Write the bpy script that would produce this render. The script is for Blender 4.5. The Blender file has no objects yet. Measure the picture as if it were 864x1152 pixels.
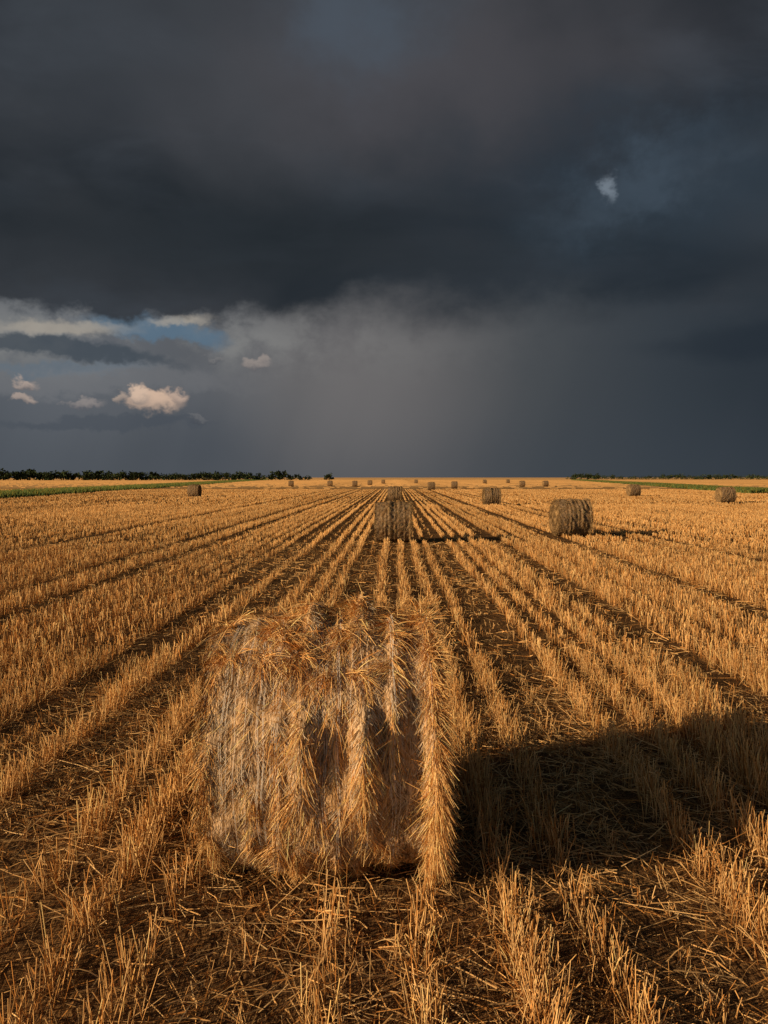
import bpy, math, numpy as np
from mathutils import Vector
rng = np.random.default_rng(7)
sc = bpy.context.scene
sc.view_settings.view_transform='Standard'; sc.view_settings.look='None'; sc.view_settings.exposure=0

def lin(*c):
    return tuple(((x/255)/12.92 if x/255<=0.04045 else ((x/255+0.055)/1.055)**2.4) for x in c)
# ------------------------------------------------------------ helpers
class G:
    def __init__(s,nt): s.nt=nt
    def node(s,t,**k):
        n=s.nt.nodes.new(t)
        for a,b in k.items(): setattr(n,a,b)
        return n
    def link(s,v,inp):
        if isinstance(v,S): s.nt.links.new(v.o,inp)
        elif isinstance(v,(tuple,list)):
            v=tuple(v)
            n=len(inp.default_value)
            if len(v)==3 and n==4: v=v+(1,)
            inp.default_value=v
        else: inp.default_value=v
    def m(s,op,a,b=None,c=None,clamp=False):
        n=s.node('ShaderNodeMath',operation=op); n.use_clamp=clamp
        s.link(a,n.inputs[0])
        if b is not None: s.link(b,n.inputs[1])
        if c is not None: s.link(c,n.inputs[2])
        return S(s,n.outputs[0])
    def xyz(s,x,y,z):
        n=s.node('ShaderNodeCombineXYZ')
        for i,v in enumerate((x,y,z)): s.link(v,n.inputs[i])
        return S(s,n.outputs[0])
    def sep(s,v):
        n=s.node('ShaderNodeSeparateXYZ'); s.link(v,n.inputs[0])
        return [S(s,o) for o in n.outputs]
    def noise(s,vec,scale,detail=5,rough=0.5,dist=0.0):
        n=s.node('ShaderNodeTexNoise'); s.link(vec,n.inputs['Vector'])
        n.inputs['Scale'].default_value=scale; n.inputs['Detail'].default_value=detail
        n.inputs['Roughness'].default_value=rough; n.inputs['Distortion'].default_value=dist
        return S(s,n.outputs[0])
    def ss(s,v,a,b,lo=0.0,hi=1.0):
        n=s.node('ShaderNodeMapRange'); n.interpolation_type='SMOOTHSTEP'
        s.link(v,n.inputs[0]); s.link(a,n.inputs[1]); s.link(b,n.inputs[2])
        n.inputs[3].default_value=lo; n.inputs[4].default_value=hi
        return S(s,n.outputs[0])
    def mix(s,f,a,b,mode='MIX'):
        n=s.node('ShaderNodeMix',data_type='RGBA',blend_type=mode)
        s.link(f,n.inputs[0]); s.link(a,n.inputs[6]); s.link(b,n.inputs[7])
        return S(s,n.outputs[2])
    def ramp(s,f,stops):
        n=s.node('ShaderNodeValToRGB'); s.link(f,n.inputs[0]); r=n.color_ramp
        while len(r.elements)<len(stops): r.elements.new(0.5)
        for e,(p,c) in zip(r.elements,stops):
            e.position=p; e.color=tuple(c)+(1,)
        return S(s,n.outputs[0])
class S:
    def __init__(s,g,o): s.g=g; s.o=o
    def __add__(s,b): return s.g.m('ADD',s,b)
    __radd__=__add__
    def __sub__(s,b): return s.g.m('SUBTRACT',s,b)
    def __rsub__(s,b): return s.g.m('SUBTRACT',b,s)
    def __mul__(s,b): return s.g.m('MULTIPLY',s,b)
    __rmul__=__mul__
    def __truediv__(s,b): return s.g.m('DIVIDE',s,b)

# ------------------------------------------------------------ world / sky
SUN_EL=math.radians(17); TRAVEL=math.radians(25)
w=bpy.data.worlds.new("World"); sc.world=w; w.use_nodes=True
w.cycles.sampling_method='NONE'
nt=w.node_tree; nt.nodes.clear(); g=G(nt)
tc=g.node('ShaderNodeTexCoord'); d=S(g,tc.outputs['Generated'])
x,y,z=g.sep(d)
sky=g.node('ShaderNodeTexSky'); sky.sky_type='NISHITA'; sky.sun_disc=False
sky.sun_elevation=SUN_EL; sky.sun_rotation=math.atan2(-math.cos(TRAVEL),-math.sin(TRAVEL))
skyc=g.mix(1.0,S(g,sky.outputs[0]),(0.05,0.05,0.05),'MULTIPLY')
hor=g.m('SQRT',x*x+y*y)
u=g.m('ARCTAN2',x,y); v=g.m('ARCTAN2',z,hor)
F=832.0
def U(px): return math.atan((px-445)/F)
def V(px,py): return math.atan((537-py)/F*math.cos(U(px)))
nA=g.noise(g.xyz(x,y,z*1.6),7.0,5,0.55)      # wispy warp
nB=g.noise(g.xyz(x+3.1,y,z*1.4),7.0,5,0.55)
nC=g.noise(g.xyz(x,y+5.0,z*1.3),30.0,4,0.6)
nD=g.noise(g.xyz(x+9.0,y,z*1.2),42.0,3,0.6)
def gauss(px,py,sx,sy,warp=0.0,tilt=0.0,fine=0.0):
    du=u-U(px); dv=v-V(px,py)
    if warp: du=du+(nA-0.5)*warp; dv=dv+(nB-0.5)*(warp*0.6)
    if fine: du=du+(nC-0.5)*fine; dv=dv+(nD-0.5)*(fine*0.8)
    if tilt: dv=dv-du*tilt
    a=du/(sx/F); b=dv/(sy/F)
    return g.m('EXPONENT',(a*a+b*b)*-1.0)
zz=g.m('MAXIMUM',z,0.0)+0.2
n1=g.noise(g.xyz(x/zz,y/zz,0.0),1.3,4,0.45,0.5)
n2=g.noise(g.xyz(x/zz+7.3,y/zz*1.5,2.0),2.6,5,0.52,0.3)
# --- lower veil / rain shafts
uf=(u+0.9)/1.8
def up(px): return (U(px)+0.9)/1.8
base=g.ramp(uf,[(0.0,lin(112,116,122)),(up(0),lin(94,99,106)),(up(200),lin(100,103,108)),(up(330),lin(100,100,102)),
   (up(470),lin(90,90,92)),(up(600),lin(71,75,79)),(up(740),lin(54,61,68)),(up(864),lin(42,50,58)),(1.0,lin(36,43,50))])
shaft=g.noise(g.xyz(u*7.0+v*-2.6,v*0.6,0.0),1.0,3,0.5)
base=g.mix(g.ss(shaft,0.35,0.7)*0.28,base,lin(56,62,69))
base=g.mix(gauss(240,500,75,60,0.05,0.0)*0.55,base,lin(64,72,82))
base=g.mix(g.ss(v,0.0,V(445,430),0.45,0.0),base,lin(60,67,75))
base=g.mix(gauss(405,440,105,105,0.03,0.0)*0.65,base,lin(112,109,109))
# left bright cloud bank under the deck
lb=gauss(120,378,250,30,0.10,0,0.02)
base=g.mix(lb*g.ss(nB*0.6+nC*0.4,0.38,0.58)*0.8,base,lin(138,138,136))
gap=g.ss(gauss(175,378,85,19,0.10,-0.06,0.05),0.35,0.8)
base=g.mix(gap*0.85,base,lin(88,112,132))
gap2=g.ss(gauss(60,412,120,9,0.08,-0.02,0.04),0.35,0.9)
base=g.mix(gap2*0.5,base,lin(96,112,126))
st=g.ss(gauss(60,390,140,12,0.06,-0.14,0.03),0.35,0.75)
base=g.mix(st*0.85,base,lin(66,75,84))
st2=g.ss(gauss(120,474,130,8,0.08,0.03,0.04),0.3,0.8)
base=g.mix(st2*0.45,base,lin(66,74,84))
lb2=g.ss(gauss(90,428,190,16,0.10,0.0,0.05),0.3,0.9)
base=g.mix(lb2*0.3,base,lin(128,128,130))
# small lit cumulus
for (px,py,sx,sy,c,k) in [(172,453,36,14,(205,176,154),1.0),(197,447,16,11,(190,165,148),.9),(156,445,15,13,(212,184,162),.95),(30,431,13,8,(170,154,144),.9),(27,450,12,7,(168,152,142),.85),
      (90,454,27,7,(146,138,135),.75),(290,408,17,8,(150,140,134),.8),(133,448,10,9,(180,160,145),.7),(222,469,18,4,(112,112,114),.5),(240,405,16,4,(120,118,118),.5)]:
    e=gauss(px,py,sx,sy,0.0,0.0,0.05)
    mk=g.ss(e+(nC-0.5)*0.9,0.32,0.8)*g.ss(e,0.1,0.4)
    und=g.ss(v+(nD-0.5)*0.03,V(px,py+sy*1.0),V(px,py-sy*0.4))
    cc=g.mix(und,lin(c[0]*.62,c[1]*.66,c[2]*.72),lin(*c))
    base=g.mix(mk*k,base,cc)
# --- deck
deck=g.mix(g.ss(n1,0.36,0.62),lin(37,42,48),lin(60,63,68))
deck=g.mix(g.ss(n2,0.48,0.72)*0.5,deck,lin(66,72,80))
deck=g.mix(gauss(470,110,260,75,0.25)*0.6,deck,lin(82,79,83))
deck=g.mix(gauss(410,40,70,45,0.25,0,0.05)*0.6,deck,lin(78,90,103))
deck=g.mix(gauss(100,60,220,90,0.3)*0.4,deck,lin(68,73,79))
deck=g.mix(gauss(780,225,250,75,0.3,0,0.05)*0.6,deck,lin(46,61,74))
deck=g.mix(gauss(250,275,420,70,0.15)*0.8,deck,lin(36,42,47))
deck=g.mix(gauss(700,325,300,30,0.12)*0.7,deck,lin(38,46,54))
deck=g.mix(gauss(720,205,80,30,0.2,0.3,0.08)*0.4,deck,lin(78,92,106))
sp=g.ss(gauss(678,217,9,14,0.02,-0.2,0.05),0.2,1.0)
deck=g.mix(sp*0.55,deck,lin(138,150,162))
# deck edge
vb=V(445,350)+(nA-0.5)*0.10+(nC-0.5)*0.035-g.ss(u,U(330),U(120))*0.022
soft=g.ss(u,U(200),U(500),0.010,0.045)
dm=g.ss(v-vb,soft*-1.0,soft*1.0)
lit=g.ss(gauss(70,370,75,9,0.03,0,0.03)+gauss(205,362,40,8,0.03,0.1,0.04),0.3,0.9)
col=g.mix(dm,base,deck)
col=g.mix(lit*0.7*g.ss(v-vb,0.010,-0.008),col,lin(166,158,146))
low=g.ss(gauss(870,385,130,20,0.1),0.2,0.9)
col=g.mix(low*0.6,col,lin(36,44,53))
clear=g.ss(y+x*0.3,0.05,-0.45)
col=g.mix(clear,col,skyc)
bg=g.node('ShaderNodeBackground'); g.link(col,bg.inputs[0]); bg.inputs[1].default_value=1.0
out=g.node('ShaderNodeOutputWorld'); nt.links.new(bg.outputs[0],out.inputs[0])

# ------------------------------------------------------------ sun
t=Vector((math.cos(TRAVEL)*math.cos(SUN_EL),math.sin(TRAVEL)*math.cos(SUN_EL),-math.sin(SUN_EL)))
L=bpy.data.lights.new("sun",'SUN'); L.energy=5.0; L.angle=math.radians(0.5); L.color=(1.0,0.73,0.46)
so=bpy.data.objects.new("sun",L); sc.collection.objects.link(so); so.rotation_euler=t.to_track_quat('-Z','Y').to_euler()
so.location=(-20,-10,12)
# ------------------------------------------------------------ camera
H=2.3
cam=bpy.data.cameras.new("camera"); co=bpy.data.objects.new("camera",cam); sc.collection.objects.link(co); sc.camera=co
cam.sensor_fit='VERTICAL'; cam.sensor_height=36; cam.lens=26; cam.clip_end=20000; cam.clip_start=0.05
co.location=(0,0,H); co.rotation_euler=(math.radians(90-2.68),0,math.radians(0.9))

# ------------------------------------------------------------ mesh helpers
def mesh_from(name,verts,faces,col=None,smooth=False,mats=(),mat_idx=None):
    me=bpy.data.meshes.new(name)
    verts=np.asarray(verts,dtype=np.float32); faces=np.asarray(faces,dtype=np.int32)
    me.vertices.add(len(verts)); me.vertices.foreach_set('co',verts.ravel())
    me.loops.add(faces.size); me.loops.foreach_set('vertex_index',faces.ravel())
    me.polygons.add(len(faces)); me.polygons.foreach_set('loop_start',np.arange(len(faces),dtype=np.int32)*4)
    if smooth is not False:
        me.polygons.foreach_set('use_smooth',np.full(len(faces),bool(smooth)))
    for m_ in mats: me.materials.append(m_)
    if mat_idx is not None: me.polygons.foreach_set('material_index',np.asarray(mat_idx,dtype=np.int32))
    me.update(calc_edges=True)
    if col is not None:
        a=me.attributes.new('col','FLOAT_COLOR','POINT')
        c=np.ones((len(verts),4),dtype=np.float32); c[:,:3]=col
        a.data.foreach_set('color',c.ravel())
    return me
def obj(name,me,loc=(0,0,0),rot=(0,0,0)):
    o=bpy.data.objects.new(name,me); sc.collection.objects.link(o); o.location=loc; o.rotation_euler=rot; return o
def nrm(a): return a/np.maximum(np.linalg.norm(a,axis=1,keepdims=True),1e-9)
def strands(P,D,Ln,Wd,B,col,nseg=2,sides=1,taper=0.6,colbase=None,facing=None):
    n=len(P); D=nrm(D)
    R=rng.normal(size=(n,3)) if facing is None else facing
    A=nrm(np.cross(D,R)); C=np.cross(D,A)
    ts=np.linspace(0,1,nseg+1)
    k=2 if sides==1 else 3
    V_=np.empty((n,nseg+1,k,3),dtype=np.float32); Cc=np.empty((n,nseg+1,k,3),dtype=np.float32)
    for i,tt in enumerate(ts):
        c=P+D*(Ln*tt)[:,None]+B*(tt*tt)
        ww=(Wd*(1-(1-taper)*tt)*0.5)[:,None]
        if k==2: V_[:,i,0]=c-A*ww; V_[:,i,1]=c+A*ww
        else:
            for j in range(3):
                a=2*math.pi*j/3
                V_[:,i,j]=c+(A*math.cos(a)+C*math.sin(a))*ww
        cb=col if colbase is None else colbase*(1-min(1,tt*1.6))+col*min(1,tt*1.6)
        Cc[:,i,:,:]=cb[:,None,:]
    base=(np.arange(n)*(nseg+1)*k)[:,None]
    fs=[]
    for i in range(nseg):
        if k==2:
            fs.append(base+np.array([i*2,i*2+1,i*2+3,i*2+2])[None])
        else:
            for j in range(3):
                j2=(j+1)%3
                fs.append(base+np.array([i*3+j,i*3+j2,(i+1)*3+j2,(i+1)*3+j])[None])
    return V_.reshape(-1,3),np.concatenate(fs),Cc.reshape(-1,3)
def merge(parts):
    vs=[];fs=[];cs=[];o=0
    for v_,f_,c_ in parts:
        vs.append(v_);fs.append(f_+o);cs.append(c_);o+=len(v_)
    return np.concatenate(vs),np.concatenate(fs),np.concatenate(cs)
def wnoise(seed,scale,n=10,dim=2):
    r=np.random.default_rng(seed); k=r.normal(size=(n,dim))*scale; p=r.uniform(0,6.28,n)
    def f(*c):
        s=0
        for i in range(n):
            s=s+np.sin(sum(c[j]*k[i,j] for j in range(dim))+p[i])
        return s/math.sqrt(n)*1.1
    return f
def straw_cols(n,bright=1.0,var=0.2):
    a=np.array([0.77,0.42,0.14]); b=np.array([0.81,0.54,0.24]); c=np.array([0.48,0.22,0.06])
    r=rng.random((n,1)); q=rng.random((n,1))
    col=a*(1-r)+b*r
    col=np.where(q<0.25,c*(0.7+0.6*r),col)
    return (col*bright*(1+rng.normal(size=(n,1))*var).clip(0.5,1.4)).clip(0,0.92)

# ------------------------------------------------------------ materials
def mat(name):
    m=bpy.data.materials.new(name); m.use_nodes=True; m.node_tree.nodes.clear(); return m,G(m.node_tree)
def straw_mat(name):
    m,g=mat(name)
    at=g.node('ShaderNodeAttribute',attribute_name='col')
    p=g.node('ShaderNodeBsdfDiffuse'); g.link(S(g,at.outputs[0]),p.inputs['Color'])
    o=g.node('ShaderNodeOutputMaterial'); m.node_tree.links.new(p.outputs[0],o.inputs[0])
    return m
M_straw=straw_mat("straw")
M_leaf=straw_mat("foliage")

def ground_mat():
    m,g=mat("stubble_soil")
    tc=g.node('ShaderNodeTexCoord'); o=S(g,tc.outputs['Object']); x,y,z=g.sep(o)
    n1=g.noise(o,0.8,3,0.6); n2=g.noise(o,14.0,4,0.65)
    f1=g.noise(g.xyz(x*60.0,y*9.0,0.0),1.0,2,0.6,1.5); f2=g.noise(g.xyz(x*9.0+y*20.0,y*55.0-x*20.0,3.0),1.0,2,0.6,1.5)
    soil=g.mix(n2,(0.035,0.02,0.011),(0.12,0.068,0.033))
    litter=g.ss(g.m('MAXIMUM',f1,f2)+(n1-0.5)*0.4,0.5,0.68)
    near=g.mix(litter*0.8,soil,(0.34,0.19,0.07))
    r1=g.noise(g.xyz(x*0.9,y*0.003,0.0),1.0,2,0.6)
    r3=g.noise(g.xyz(x*0.02,y*0.05,8.0),1.0,3,0.6)
    far=g.mix(g.ss(r1,0.35,0.6),(0.62,0.35,0.13),(0.80,0.50,0.21))
    far=g.mix(g.ss(r3,0.45,0.7)*0.4,far,(0.85,0.56,0.25))
    dist=g.m('SQRT',x*x+y*y)
    c=g.mix(g.ss(dist,80.0,260.0),near,far)
    p=g.node('ShaderNodeBsdfDiffuse'); g.link(c,p.inputs['Color'])
    b=g.node('ShaderNodeBump'); b.inputs['Strength'].default_value=0.7; b.inputs['Distance'].default_value=0.03
    g.link(n2+f1*0.5,b.inputs['Height']); m.node_tree.links.new(b.outputs[0],p.inputs['Normal'])
    oo=g.node('ShaderNodeOutputMaterial'); m.node_tree.links.new(p.outputs[0],oo.inputs[0])
    return m
M_ground=ground_mat()

# ------------------------------------------------------------ ground
def axis(lo_far,hi_far,lo,hi,step,gr=1.13):
    a=list(np.arange(lo,hi,step)); s=step
    while a[-1]<hi_far: s*=gr; a.append(a[-1]+s)
    s=step; b=[]
    c=lo
    while c>lo_far: s*=gr; c-=s; b.append(c)
    return np.array(b[::-1]+a)
gx=axis(-6000,6000,-6,6,0.07); gy=axis(-300,9000,1,12,0.09)
X,Y=np.meshgrid(gx,gy)
wn=wnoise(1,2.2); wn2=wnoise(2,14.0)
fade=np.exp(-(np.hypot(X,Y)/40)**2)
Z=(wn(X,Y)*0.012+wn2(X,Y)*0.008)*fade
vs=np.stack([X,Y,Z],-1).reshape(-1,3)
nx,ny=len(gx),len(gy)
i=np.arange(ny-1)[:,None]*nx+np.arange(nx-1)[None]
fs=np.stack([i,i+1,i+nx+1,i+nx],-1).reshape(-1,4)
obj("field_ground",mesh_from("field_ground",vs,fs,smooth=True,mats=[M_ground]))

# ------------------------------------------------------------ grass verges
def band(edge,width0,width1,side,name,seed,h=0.5):
    (x0,y0),(x1,y1)=edge; n=160; m_=9
    tt=np.linspace(0,1,n)[:,None]; ss_=np.linspace(0,1,m_)[None]
    w_=width0+(width1-width0)*tt
    wob=wnoise(seed,9,6,1)(tt)*1.2
    Xb=x0+(x1-x0)*tt+side*(w_*ss_)+wob; Yb=y0+(y1-y0)*tt+0*ss_
    Zb=0.02+h*np.sin(ss_*math.pi).clip(0,1)**0.7*(0.8+0.2*wnoise(seed+1,30,6,1)(tt))
    v_=np.stack([Xb,Yb,np.broadcast_to(Zb,Xb.shape)],-1).reshape(-1,3)
    i=np.arange(n-1)[:,None]*m_+np.arange(m_-1)[None]
    f_=np.stack([i,i+1,i+m_+1,i+m_],-1).reshape(-1,4)
    if side<0: f_=f_[:,::-1]
    c_=np.tile(np.array([[0.065,0.085,0.028]]),(len(v_),1))*(0.8+0.4*rng.random((len(v_),1)))
    k=22000; t_=rng.random(k)**1.6; s_=rng.random(k); ww=width0+(width1-width0)*t_
    px=x0+(x1-x0)*t_+side*ww*s_+np.interp(t_,np.linspace(0,1,n),wob[:,0]); py=y0+(y1-y0)*t_
    pz=0.02+h*np.sin(s_*math.pi)**0.7*0.8
    P_=np.stack([px,py,pz],1); D_=nrm(np.stack([rng.normal(size=k)*.4,rng.normal(size=k)*.4,np.ones(k)],1))
    gc=np.array([0.065,0.09,0.028])*(0.5+rng.random((k,1)))+np.array([0.07,0.035,0.0])*(rng.random((k,1))<0.3)
    st_=strands(P_,D_,rng.uniform(0.25,0.6,k),rng.uniform(0.15,0.4,k),np.zeros((k,3)),gc,1,1,0.2,facing=np.tile([[-.7,-.7,0.]],(k,1)))
    vv,ff,cc=merge([(v_,f_,c_),st_])
    return obj(name,mesh_from(name,vv,ff,cc,mats=[M_leaf]))
LE=((-42,72),(-152,950)); RE=((50,105),(150,640))
band(LE,9,26,-1,"grass_verge",11,0.35)
band(RE,7,14,1,"grass_verge",21,0.3)
def in_band(edge,w0,w1,side,x,y):
    (x0,y0),(x1,y1)=edge; tt=(y-y0)/(y1-y0); e=x0+(x1-x0)*tt; ww=w0+(w1-w0)*tt
    s=(x-e)*side
    return (tt>0)&(tt<1)&(s>-1)&(s<ww+1)

# ------------------------------------------------------------ stubble rows
BX,BY,BR,BW=-0.42,4.45,0.775,1.26
SP=0.42
rowx=[];hs=[];ds=[]
xx=-120.0
tracks=[-6.0,-3.4,-2.3,-0.72,1.42,3.5,5.9]
r2_=np.random.default_rng(3)
while xx<120:
    px=xx+r2_.normal()*0.025
    tr=any(abs(px-t_)<0.2 for t_ in tracks) if abs(px)<7 else (r2_.random()<0.17)
    hgt=r2_.uniform(0.18,0.26); den=r2_.uniform(0.7,1.15)
    if tr: hgt*=0.45; den*=0.18
    rowx.append(px);hs.append(hgt);ds.append(den)
    xx+=SP
rowx=np.array(rowx);hs=np.array(hs);ds=np.array(ds)
lane=r2_.uniform(0.66,1.1,4000)
def lanecol(x): return (0.5*lane[(np.floor(x/0.9).astype(int))%4000]+0.5*lane[(np.floor(x/3.1).astype(int)+777)%4000])[:,None]
patch=wnoise(5,0.5); patchf=wnoise(6,3.0); wob=wnoise(8,0.35,6,1)
def stub_zone(y0,y1,per_m,wd,nseg,sides,tuft,sig,hmul=1.0,leaf=0.0,var=0.2,hv_=0.16,br=1.0,lanes=False,stray=0.0):
    xs=[];ys=[];hh=[]
    for rx,h_,d_ in zip(rowx,hs,ds):
        ya=max(y0,(abs(rx)-3.5)/0.6)
        if ya>=y1: continue
        n=int((y1-ya)*per_m*d_/tuft+rng.random())
        if n<1: continue
        yy=rng.uniform(ya,y1,n)
        if tuft>1:
            kk=rng.poisson(tuft,n); yy=np.repeat(yy,kk)
            hv=np.repeat(rng.normal(size=n)*0.12,kk); jx=np.repeat(rng.normal(size=n)*sig*0.8,kk)
        else: hv=rng.normal(size=n)*0.05; jx=np.zeros(n)
        m_=len(yy)
        xs.append(rx+wob(yy*1.0)*0.03*(1)+jx+rng.normal(size=m_)*sig*0.6)
        ys.append(yy+rng.normal(size=m_)*sig*0.7)
        hh.append(h_*(1+hv))
        if stray>0:
            ns=int((y1-ya)*stray); xs.append(rx+rng.uniform(-SP/2,SP/2,ns)); ys.append(rng.uniform(ya,y1,ns)); hh.append(rng.uniform(0.06,0.16,ns))
    x_=np.concatenate(xs);y_=np.concatenate(ys);h_=np.concatenate(hh)
    pt=patch(x_,y_*0.5); pf=patchf(x_,y_)
    keep=(rng.random(len(x_))<(0.92+0.2*pt+0.22*pf).clip(0.15,1))
    keep&=~((abs(x_-BX)<BW/2+0.02)&(abs(y_-BY)<0.55))
    keep&=~in_band(LE,9,26,-1,x_,y_); keep&=~in_band(RE,7,14,1,x_,y_)
    near=(abs(x_-BX)<0.75)&(y_<BY)&(y_>2.6)
    keep&=~(near&(rng.random(len(x_))<0.35))
    x_,y_,h_,pt=x_[keep],y_[keep],h_[keep],pt[keep]
    n=len(x_)
    h_=h_*(1+0.12*pt)*(1+rng.normal(size=n)*hv_).clip(0.35,1.5)*hmul
    lean=np.where(rng.random(n)<0.10,0.8,0.15)
    P_=np.stack([x_,y_,np.full(n,-0.01)],1)
    D_=nrm(np.stack([rng.normal(size=n)*lean,rng.normal(size=n)*lean,np.ones(n)],1))
    B_=rng.normal(size=(n,3))*np.array([0.02,0.02,0.0])
    c_=straw_cols(n,br,var)
    if lanes: c_=c_*lanecol(x_)
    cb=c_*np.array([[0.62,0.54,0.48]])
    fc=None
    if sides==1:
        a=rng.uniform(-math.pi,0,n) if y0<20 else math.radians(-135)+rng.normal(size=n)*0.5
        fc=np.stack([np.cos(a),np.sin(a),np.zeros(n)],1)
    wv=wd*rng.uniform(0.6,1.35,n)
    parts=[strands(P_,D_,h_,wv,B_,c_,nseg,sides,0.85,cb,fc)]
    if leaf>0:
        sel=rng.random(n)<leaf; m_=sel.sum()
        Q=P_[sel]+D_[sel]*(h_[sel]*rng.uniform(0.2,0.9,m_))[:,None]
        DD=nrm(D_[sel]*0.5+rng.normal(size=(m_,3))*np.array([.8,.8,.3]))
        ll=rng.uniform(0.06,0.2,m_)
        BB=np.stack([np.zeros(m_),np.zeros(m_),-ll*rng.uniform(0.3,1.1,m_)],1)
        parts.append(strands(Q,DD,ll,rng.uniform(0.003,0.009,m_),BB,straw_cols(m_,0.9),3,1,0.15))
    return parts
parts=[]
parts+=stub_zone(0.8,9,230,0.0054,2,3,5,0.055,1.05,0.3,stray=14)
parts+=stub_zone(9,24,140,0.0082,1,1,3.0,0.048,0.85,0.08,stray=6,br=0.96)
parts+=stub_zone(24,60,44,0.018,1,1,1.5,0.042,0.7,0,0.16,br=0.9,lanes=True)
parts+=stub_zone(60,140,8,0.075,1,1,1,0.05,0.62,0,0.08,0.08,br=0.76,lanes=True)
# distant stubble: clumps of cut straw
n=42000; yy=140+(np.sqrt(rng.random(n)))*560; xx_=rng.uniform(-1,1,n)*(0.6*yy+6)
k_=~in_band(LE,9,26,-1,xx_,yy)&~in_band(RE,7,14,1,xx_,yy); xx_,yy=xx_[k_],yy[k_]; n=len(xx_)
parts.append(strands(np.stack([xx_,yy,np.zeros(n)],1),np.tile([[0,0,1.]],(n,1)),rng.uniform(0.13,0.19,n),rng.uniform(0.8,2.2,n)*(0.6+yy/500),np.zeros((n,3)),
   np.array([[0.66,0.40,0.16]])*0.60*lanecol(xx_*0.45)*(1+rng.normal(size=(n,1))*0.05),1,1,0.95,facing=np.tile([[-.6,-.8,0.]],(n,1))))
v_,f_,c_=merge(parts)
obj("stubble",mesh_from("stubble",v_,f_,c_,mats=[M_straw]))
print("stubble faces",len(f_))

# ------------------------------------------------------------ loose straw on the ground
def litter(y0,y1,dens,wd):
    A=(y1-y0)*2*(0.6*(y0+y1)/2+2.5); n=int(A*dens)
    y_=rng.uniform(y0,y1,n*2); x_=rng.uniform(-1,1,n*2)*(0.6*y1+2.5)
    k_=abs(x_)<0.6*y_+2.5; x_,y_=x_[k_],y_[k_]
    kp=rng.random(len(x_))<(0.6+0.35*patchf(x_*0.6+3,y_*0.6)).clip(0.1,1); x_,y_=x_[kp],y_[kp]
    n=len(x_); a=rng.uniform(0,6.283,n); ln=rng.gamma(3,0.045,n).clip(0.04,0.42)
    P_=np.stack([x_,y_,rng.uniform(0.004,0.06,n)],1)
    D_=np.stack([np.cos(a),np.sin(a),rng.normal(size=n)*0.18],1)
    D_[:,2]=np.where(P_[:,2]+D_[:,2]*ln<0.005,abs(D_[:,2])*0.3,D_[:,2])
    B_=rng.normal(size=(n,3))*np.array([0.025,0.025,0.01])
    return strands(P_,D_,ln,rng.uniform(0.5,1.4,n)*wd,B_,straw_cols(n,0.8,0.3),2,1,0.7,facing=rng.normal(size=(n,3))*[.5,.5,1])
v_,f_,c_=merge([litter(0.8,8,750,0.005),litter(8,26,110,0.010)])
obj("loose_straw",mesh_from("loose_straw",v_,f_,c_,mats=[M_straw]))

# ------------------------------------------------------------ bales
def bale_mat(name,k):
    m,g=mat(name)
    tc=g.node('ShaderNodeTexCoord'); o=S(g,tc.outputs['Object']); x,y,z=g.sep(o)
    ang=g.m('ARCTAN2',z,y); r=g.m('SQRT',y*y+z*z)
    n1=g.noise(g.xyz(x*90.0,ang*14.0,r*30.0),1.0,3,0.6,1.0)
    n2=g.noise(g.xyz(x*5.0,ang*2.0,r*2.0),1.0,3,0.6)
    q=lambda *c: tuple(a*k for a in c)
    c=g.mix(g.ss(n1,0.38,0.62),q(0.16,0.09,0.04),q(0.78,0.55,0.32))
    c=g.mix(g.ss(n2,0.4,0.65)*0.5,c,q(0.60,0.33,0.12))
    rr=g.noise(g.xyz(r*28.0+ang*0.5,ang*0.6,0.0),1.0,3,0.6,0.6)
    e=g.mix(g.ss(rr,0.4,0.62),(0.10,0.065,0.035),(0.36,0.23,0.10))
    endf=g.ss(g.m('ABSOLUTE',x),BW/2-0.035,BW/2-0.02)
    c=g.mix(endf,c,e)
    p=g.node('ShaderNodeBsdfDiffuse'); g.link(c,p.inputs['Color'])
    b=g.node('ShaderNodeBump'); b.inputs['Strength'].default_value=0.9; b.inputs['Distance'].default_value=0.014
    g.link(n1+rr,b.inputs['Height']); m.node_tree.links.new(b.outputs[0],p.inputs['Normal'])
    oo=g.node('ShaderNodeOutputMaterial'); m.node_tree.links.new(p.outputs[0],oo.inputs[0])
    return m
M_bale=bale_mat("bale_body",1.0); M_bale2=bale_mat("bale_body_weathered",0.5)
RIDG=np.array([-0.60,-0.38,-0.23,-0.10,0.085,0.235,0.40,0.60])
RAMP=np.array([0.020,0.014,0.035,0.080,0.045,0.070,0.040,0.075])
RWID=np.array([0.035,0.04,0.04,0.060,0.035,0.055,0.030,0.042])
RDEN=np.array([.07,.04,.09,.22,.10,.19,.09,.20])
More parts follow.
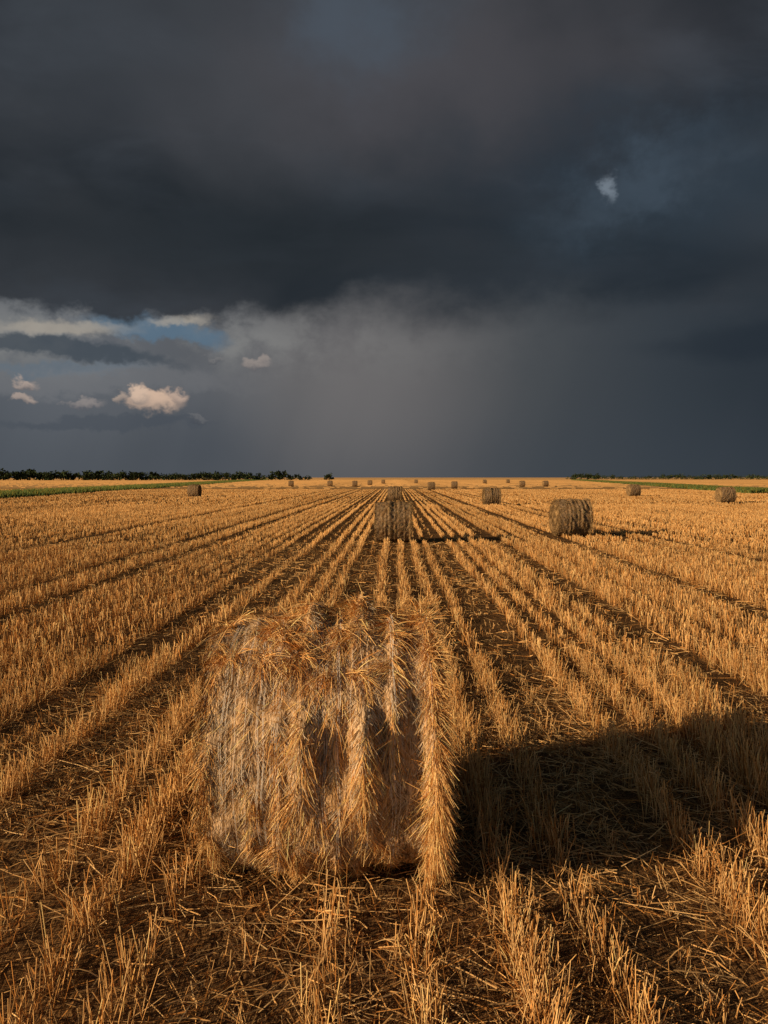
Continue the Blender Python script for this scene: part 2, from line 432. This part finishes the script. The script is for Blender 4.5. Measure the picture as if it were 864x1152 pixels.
def make_bale(name,seed,nst,wmul,lmul,loose=1.0,lift=1.0,rs=1.0,pf_=0.65,cm=1.0,body=None):
    wr=wnoise(seed,1.0,5,1); wn=wnoise(seed+1,6.0,10,2); wf=wnoise(seed+2,22.0,12,2)
    wcl=wnoise(seed+3,7.0,10,2); wamp=wnoise(seed+4,3.0,8,2)
    def cen(i,th): return RIDG[i]+0.032*wr(th*2.2+i*2.1)*np.where(abs(RIDG[i])<0.55,1,0.2)
    def amp(i,th): return (0.75+0.5*wamp(th,i*4.0)).clip(0.12,1.4)*rs
    def ridge(xb,th):
        out=np.zeros_like(xb)
        for i in range(len(RIDG)):
            c=cen(i,th); dx=(xb-c)/RWID[i]
            out=np.maximum(out,RAMP[i]*np.exp(-np.abs(dx)**2.2)*amp(i,th)*(0.85+0.3*wcl(th*2.2+i,xb*0+i)))
        return out
    def rad(xb,th):
        return BR-0.055+ridge(xb,th)+0.014*wn(xb,th)+0.010*wf(xb,th)-np.where(xb<0,0.065,0.035)*(np.abs(xb)/(BW/2))**5
    nth,nxb=260,150
    th=np.linspace(0,2*np.pi,nth,endpoint=False); xb=np.linspace(-BW/2,BW/2,nxb)
    TH,XB=np.meshgrid(th,xb,indexing='ij')
    R_=rad(XB,TH)
    sag=lambda zz:np.where(zz<-0.62,-0.62+(zz+0.62)*0.75,zz)
    V1=np.stack([XB,np.cos(TH)*R_,sag(np.sin(TH)*R_)],-1).reshape(-1,3)
    i=np.arange(nth)[:,None]; j=np.arange(nxb-1)[None]; i2=(i+1)%nth
    F1=np.stack([i*nxb+j,i*nxb+j+1,i2*nxb+j+1,i2*nxb+j],-1).reshape(-1,4)
    P_=[(V1,F1,np.full((len(V1),3),0.3))]
    nr=34
    for sgn in (-1,1):
        rr=np.linspace(1,0.02,nr)
        TH2,RR=np.meshgrid(th,rr,indexing='ij')
        Re=rad(np.full_like(TH2,sgn*BW/2),TH2)*RR
        bulge=0.02*wn(np.cos(TH2)*RR*1.2,np.sin(TH2)*RR*1.2)+0.012*np.sin(RR*60+TH2)*(RR<0.97)*(RR>0.1)
        V2=np.stack([sgn*(BW/2+bulge*(1-RR**12)),np.cos(TH2)*Re,sag(np.sin(TH2)*Re)],-1).reshape(-1,3)
        jj=np.arange(nr-1)[None]
        F2=np.stack([i*nr+jj,i*nr+jj+1,i2*nr+jj+1,i2*nr+jj],-1).reshape(-1,4)
        if sgn>0: F2=F2[:,::-1]
        P_.append((V2,F2,np.full((len(V2),3),0.3)))
    nb=sum(len(p[1]) for p in P_)
    def frame(xb,th):
        N=np.stack([0*th,np.cos(th),np.sin(th)],1); T=np.stack([0*th,-np.sin(th),np.cos(th)],1)
        return N,T
    def place(xb,th,off=0.0):
        r=rad(xb,th)+off
        return np.stack([xb,np.cos(th)*r,sag(np.sin(th)*r)],1)
    AX=np.array([[1.0,0,0]])
    # 1. wrapped straw: pale, combed by the net into a loose herringbone
    n=int(nst*1.25); xb=rng.uniform(-BW/2,BW/2,n); th=rng.uniform(0,2*np.pi,n)
    N,T=frame(xb,th); ln=rng.uniform(0.03,0.10,n)*lmul
    hb=np.sign(np.sin(xb*2*np.pi/0.115+1.5*wr(th*1.3)))*0.45
    D=nrm(T+AX*(hb+rng.normal(size=n)*0.4)[:,None]+N*(rng.uniform(0.01,0.11,n)*lift)[:,None])
    valley_shade=((rad(xb,th)-(BR-0.085))/0.035).clip(0.3,1)[:,None]  # shade between ridges put into strand colour: darker where the surface dips
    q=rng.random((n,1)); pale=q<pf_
    c=np.where(pale,np.array([[0.92,0.72,0.47]])*rng.uniform(0.5,1.02,(n,1)),straw_cols(n,1.0,0.25))*(0.6+0.4*valley_shade)
    c=np.where(q>0.84,np.array([[0.20,0.11,0.045]])*rng.uniform(0.6,1.5,(n,1)),c)
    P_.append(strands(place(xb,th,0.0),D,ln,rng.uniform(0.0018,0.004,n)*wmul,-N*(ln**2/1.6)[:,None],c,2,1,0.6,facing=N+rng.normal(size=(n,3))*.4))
    # 1b. twine
    nt_=30 if nst>10000 else 0
    if nt_>0:
        seg=150; thc=np.tile(np.linspace(0,2*np.pi,seg,endpoint=False),nt_)
        xt=np.repeat(np.concatenate([rng.uniform(-BW/2+.03,-0.2,nt_//2),rng.uniform(-0.2,BW/2-.03,nt_-nt_//2)]),seg); xt=xt+0.006*np.sin(thc*9+xt*40)
        N,T=frame(xt,thc); ln=np.full(len(xt),2*np.pi*BR/seg*1.05)
        P_.append(strands(place(xt,thc,0.007),T,ln,np.full(len(xt),0.0024),-N*(ln**2/1.6)[:,None],np.full((len(xt),3),0.85)*np.array([[1,.88,.70]]),1,1,1.0,facing=N))
    # 2. plumes on the ridges
    n=int(nst*1.1); idx=rng.choice(len(RIDG),n,p=RDEN/RDEN.sum()); th=rng.uniform(0,2*np.pi,n)
    off=rng.normal(size=n)*RWID[idx]*0.75; xb=(cen(idx,th)+off).clip(-BW/2,BW/2)
    cl=wcl(th*2.5,idx*3.0+off*10); am=amp(idx,th)/max(rs,0.01)
    kp=rng.random(n)<((0.5+0.5*cl)*am+0.08).clip(0.04,1); xb,th,off,cl=xb[kp],th[kp],off[kp],cl[kp]; n=len(xb)
    N,T=frame(xb,th); ln=rng.gamma(3.2,0.025,n).clip(0.03,0.22)*lmul
    sgn=np.sign(off)*rng.uniform(-0.25,0.5,n)+rng.normal(size=n)*0.38
    flow=0.45*wn(xb*0.6+4,th)
    D=nrm(T*np.where(rng.random(n)<.88,1,-.6)[:,None]+AX*(sgn+flow)[:,None]+N*((rng.uniform(0.0,0.28,n)+0.25*(cl>0.8))*lift)[:,None]+rng.normal(size=(n,3))*0.15)
    c=straw_cols(n,1.12,0.25)
    P_.append(strands(place(xb,th,0.0),D,ln,rng.uniform(0.0016,0.0048,n)*wmul,-N*(ln**2/1.2)[:,None]+np.array([[0,0,-1]])*(ln*rng.uniform(0,.25,n))[:,None],c,2,1,0.5,facing=N+rng.normal(size=(n,3))*.5))
    # 2b. stray clumps
    n0=int(95*loose); kk=int(max(5,nst*0.0010)); tx=rng.uniform(-0.35,0.6,n0); tt=rng.uniform(0,2*np.pi,n0)
    xb=(np.repeat(tx,kk)+rng.normal(size=n0*kk)*0.02).clip(-BW/2,BW/2); th=np.repeat(tt,kk)+rng.normal(size=n0*kk)*0.04; n=len(xb)
    N,T=frame(xb,th); ln=rng.uniform(0.05,0.15,n)*lmul
    dx=np.repeat(rng.normal(size=n0)*0.8,kk); lf=np.repeat(rng.uniform(0.1,0.5,n0),kk)*lift
    D=nrm(T+AX*(dx+rng.normal(size=n)*.3)[:,None]+N*(lf*rng.uniform(.3,1.2,n))[:,None])
    P_.append(strands(place(xb,th,0.0),D,ln,rng.uniform(0.002,0.005,n)*wmul,np.array([[0,0,-1]])*(ln*rng.uniform(0.1,.5,n))[:,None]-N*(ln**2)[:,None],straw_cols(n,1.0),2,1,0.4))
    # 3. frayed rims
    for sg,frac,ax1,nl in ((1,0.34,0.8,0.8),(-1,0.14,0.2,0.5)):
        n=int(nst*frac); th=rng.uniform(0,2*np.pi,n); xb=sg*(BW/2-abs(rng.normal(size=n))*0.03)
        N,T=frame(xb,th); ln=rng.uniform(0.04,0.14,n)*lmul*(1 if sg>0 else 0.7)
        D=nrm(T*rng.uniform(0.1,1.0,n)[:,None]+AX*sg*rng.uniform(-0.3,ax1,n)[:,None]+N*(rng.uniform(0.1,nl,n)*lift)[:,None]+rng.normal(size=(n,3))*0.2)
        P_.append(strands(place(xb,th,-0.01),D,ln,rng.uniform(0.002,0.005,n)*wmul,np.array([[0,0,-1]])*(ln*rng.uniform(0.1,.6,n))[:,None],straw_cols(n,1.08),2,1,0.4))
    # 4. end faces
    for sg in (-1,1):
        n=int(nst*0.3); th=rng.uniform(0,2*np.pi,n); rr=np.sqrt(rng.random(n))*(BR-0.08)
        P0=np.stack([np.full(n,sg*(BW/2+0.005)),np.cos(th)*rr,sag(np.sin(th)*rr)],1)
        N,T=frame(rr,th); ln=rng.uniform(0.04,0.12,n)*lmul
        D=nrm(T*np.where(rng.random(n)<.5,1,-1)[:,None]+N*(rng.normal(size=n)*.4)[:,None]+AX*sg*(rng.uniform(0,0.5,n)*lift)[:,None])
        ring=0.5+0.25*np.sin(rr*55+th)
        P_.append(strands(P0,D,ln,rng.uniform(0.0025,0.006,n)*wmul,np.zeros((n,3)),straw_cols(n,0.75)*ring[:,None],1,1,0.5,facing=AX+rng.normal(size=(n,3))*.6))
    # 5. loose tufts on the crown and shoulder
    n0=int(56*loose)
    tx=rng.choice([-0.52,-0.30,-0.2,-0.12,0.0,0.1,0.2,0.42,0.58,0.55],n0)+rng.normal(size=n0)*0.05; tt=np.pi*0.5+rng.normal(size=n0)*0.35+0.15
    kk=int(max(6,nst*0.0022)); 
    xb=np.repeat(tx,kk)+rng.normal(size=n0*kk)*0.022; th=np.repeat(tt,kk)+rng.normal(size=n0*kk)*0.035; n=len(xb)
    xb=xb.clip(-BW/2,BW/2)
    N,T=frame(xb,th); ln=rng.uniform(0.06,0.23,n)*lmul
    dirx=np.repeat(rng.normal(size=n0)*0.9,kk); lf=np.repeat(rng.uniform(0.15,1.0,n0),kk)*lift
    D=nrm(T*rng.normal(0.5,0.5,n)[:,None]+AX*(dirx+rng.normal(size=n)*.4)[:,None]+N*(lf*rng.uniform(0.3,1.2,n))[:,None])
    P_.append(strands(place(xb,th,0.0),D,ln,rng.uniform(0.002,0.0055,n)*wmul,np.array([[0,0,-1]])*(ln*rng.uniform(0.1,.6,n))[:,None],straw_cols(n,1.08),3,1,0.4))
    v_,f_,c_=merge(P_)
    c_=c_*cm
    mi=np.ones(len(f_),dtype=np.int32); mi[:nb]=0
    me=mesh_from(name,v_,f_,c_,smooth=False,mats=[body or M_bale,M_straw],mat_idx=mi)
    me.polygons.foreach_set('use_smooth',mi==0)
    return me
hero=make_bale("hay_bale",31,34000,1.0,1.0)
obj("hay_bale",hero,(BX,BY,BR-0.05),(0,0,math.radians(2.5)))
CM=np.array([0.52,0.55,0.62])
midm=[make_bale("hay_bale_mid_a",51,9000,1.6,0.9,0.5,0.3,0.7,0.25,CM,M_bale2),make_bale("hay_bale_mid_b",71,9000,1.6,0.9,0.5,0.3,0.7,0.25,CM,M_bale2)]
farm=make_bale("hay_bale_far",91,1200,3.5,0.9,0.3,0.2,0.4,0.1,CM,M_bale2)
def W(px,py): dd=H*F/(py-537); return ((px-445)/F*dd,dd)
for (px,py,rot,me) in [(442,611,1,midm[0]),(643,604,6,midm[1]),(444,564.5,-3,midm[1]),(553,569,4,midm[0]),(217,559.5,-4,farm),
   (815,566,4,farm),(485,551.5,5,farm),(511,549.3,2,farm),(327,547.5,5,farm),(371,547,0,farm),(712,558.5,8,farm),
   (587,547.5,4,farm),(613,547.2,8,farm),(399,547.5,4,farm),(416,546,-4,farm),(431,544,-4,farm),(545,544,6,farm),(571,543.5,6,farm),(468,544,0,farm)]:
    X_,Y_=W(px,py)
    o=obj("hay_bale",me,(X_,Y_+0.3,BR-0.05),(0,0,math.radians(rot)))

# ------------------------------------------------------------ distant trees
def treeline(name,specs,seed):
    r=np.random.default_rng(seed); parts=[]
    for (X0,Y0,h,wd) in specs:
        nl=r.integers(4,7); n=130
        cx=X0+r.normal(size=nl)*wd*0.35; cz=h*r.uniform(0.2,0.75,nl); cr=wd*r.uniform(0.28,0.5,nl)
        i=r.integers(0,nl,n); dd=nrm(r.normal(size=(n,3)))*(r.random((n,1))**0.4)
        P_=np.stack([cx[i]+dd[:,0]*cr[i],Y0+dd[:,1]*cr[i],np.minimum(cz[i]+dd[:,2]*cr[i]*0.75,h)],1); P_[:,2]=np.maximum(P_[:,2],0.1)
        c_=np.array([[0.04,0.055,0.024]])*r.uniform(0.5,1.5,(n,1))
        s=r.uniform(0.6,1.2,n)*h*0.17
        parts.append(strands(P_,nrm(r.normal(size=(n,3))),s,s*0.9,np.zeros((n,3)),c_,1,1,0.6))
        tr=strands(np.array([[X0,Y0,0.]]),np.array([[0.03,0,1.]]),np.array([h*0.6]),np.array([h*0.06]),np.zeros((1,3)),np.array([[0.05,0.04,0.03]]),2,3,0.5)
        parts.append(tr)
    v_,f_,c_=merge(parts); return obj(name,mesh_from(name,v_,f_,c_,mats=[M_leaf]))
r=np.random.default_rng(99); sp=[]
D0=560
for px in np.arange(-420,296,3.4):
    dd=D0+r.normal()*15; hh=r.uniform(5.5,8.6)*(1.0 if px<150 else 0.85)*(0.8 if 195<px<215 else 1)
    if r.random()<0.08: hh*=1.2
    sp.append(((px-445+r.normal()*2)/F*dd,dd,hh,r.uniform(4.5,7.5)))
for px,hh in [(302,5.5),(310,8.0),(315,9.5),(320,8.5),(326,5),(333,5.5),(340,4.6),(347,4.4),(367,5.2),(372,5.9)]:
    sp.append(((px-445)/F*D0,D0,hh,4.5))
treeline("distant_tree_line",sp,5)
sp=[]
for px in np.arange(642,1300,3.6):
    dd=820+r.normal()*20; hh=r.uniform(3.5,6.5)
    if px<672: hh+=1.8
    if 690<px<725: hh*=0.7
    sp.append(((px-445)/F*dd,dd,hh,r.uniform(5,9)))
treeline("distant_tree_line",sp,6)
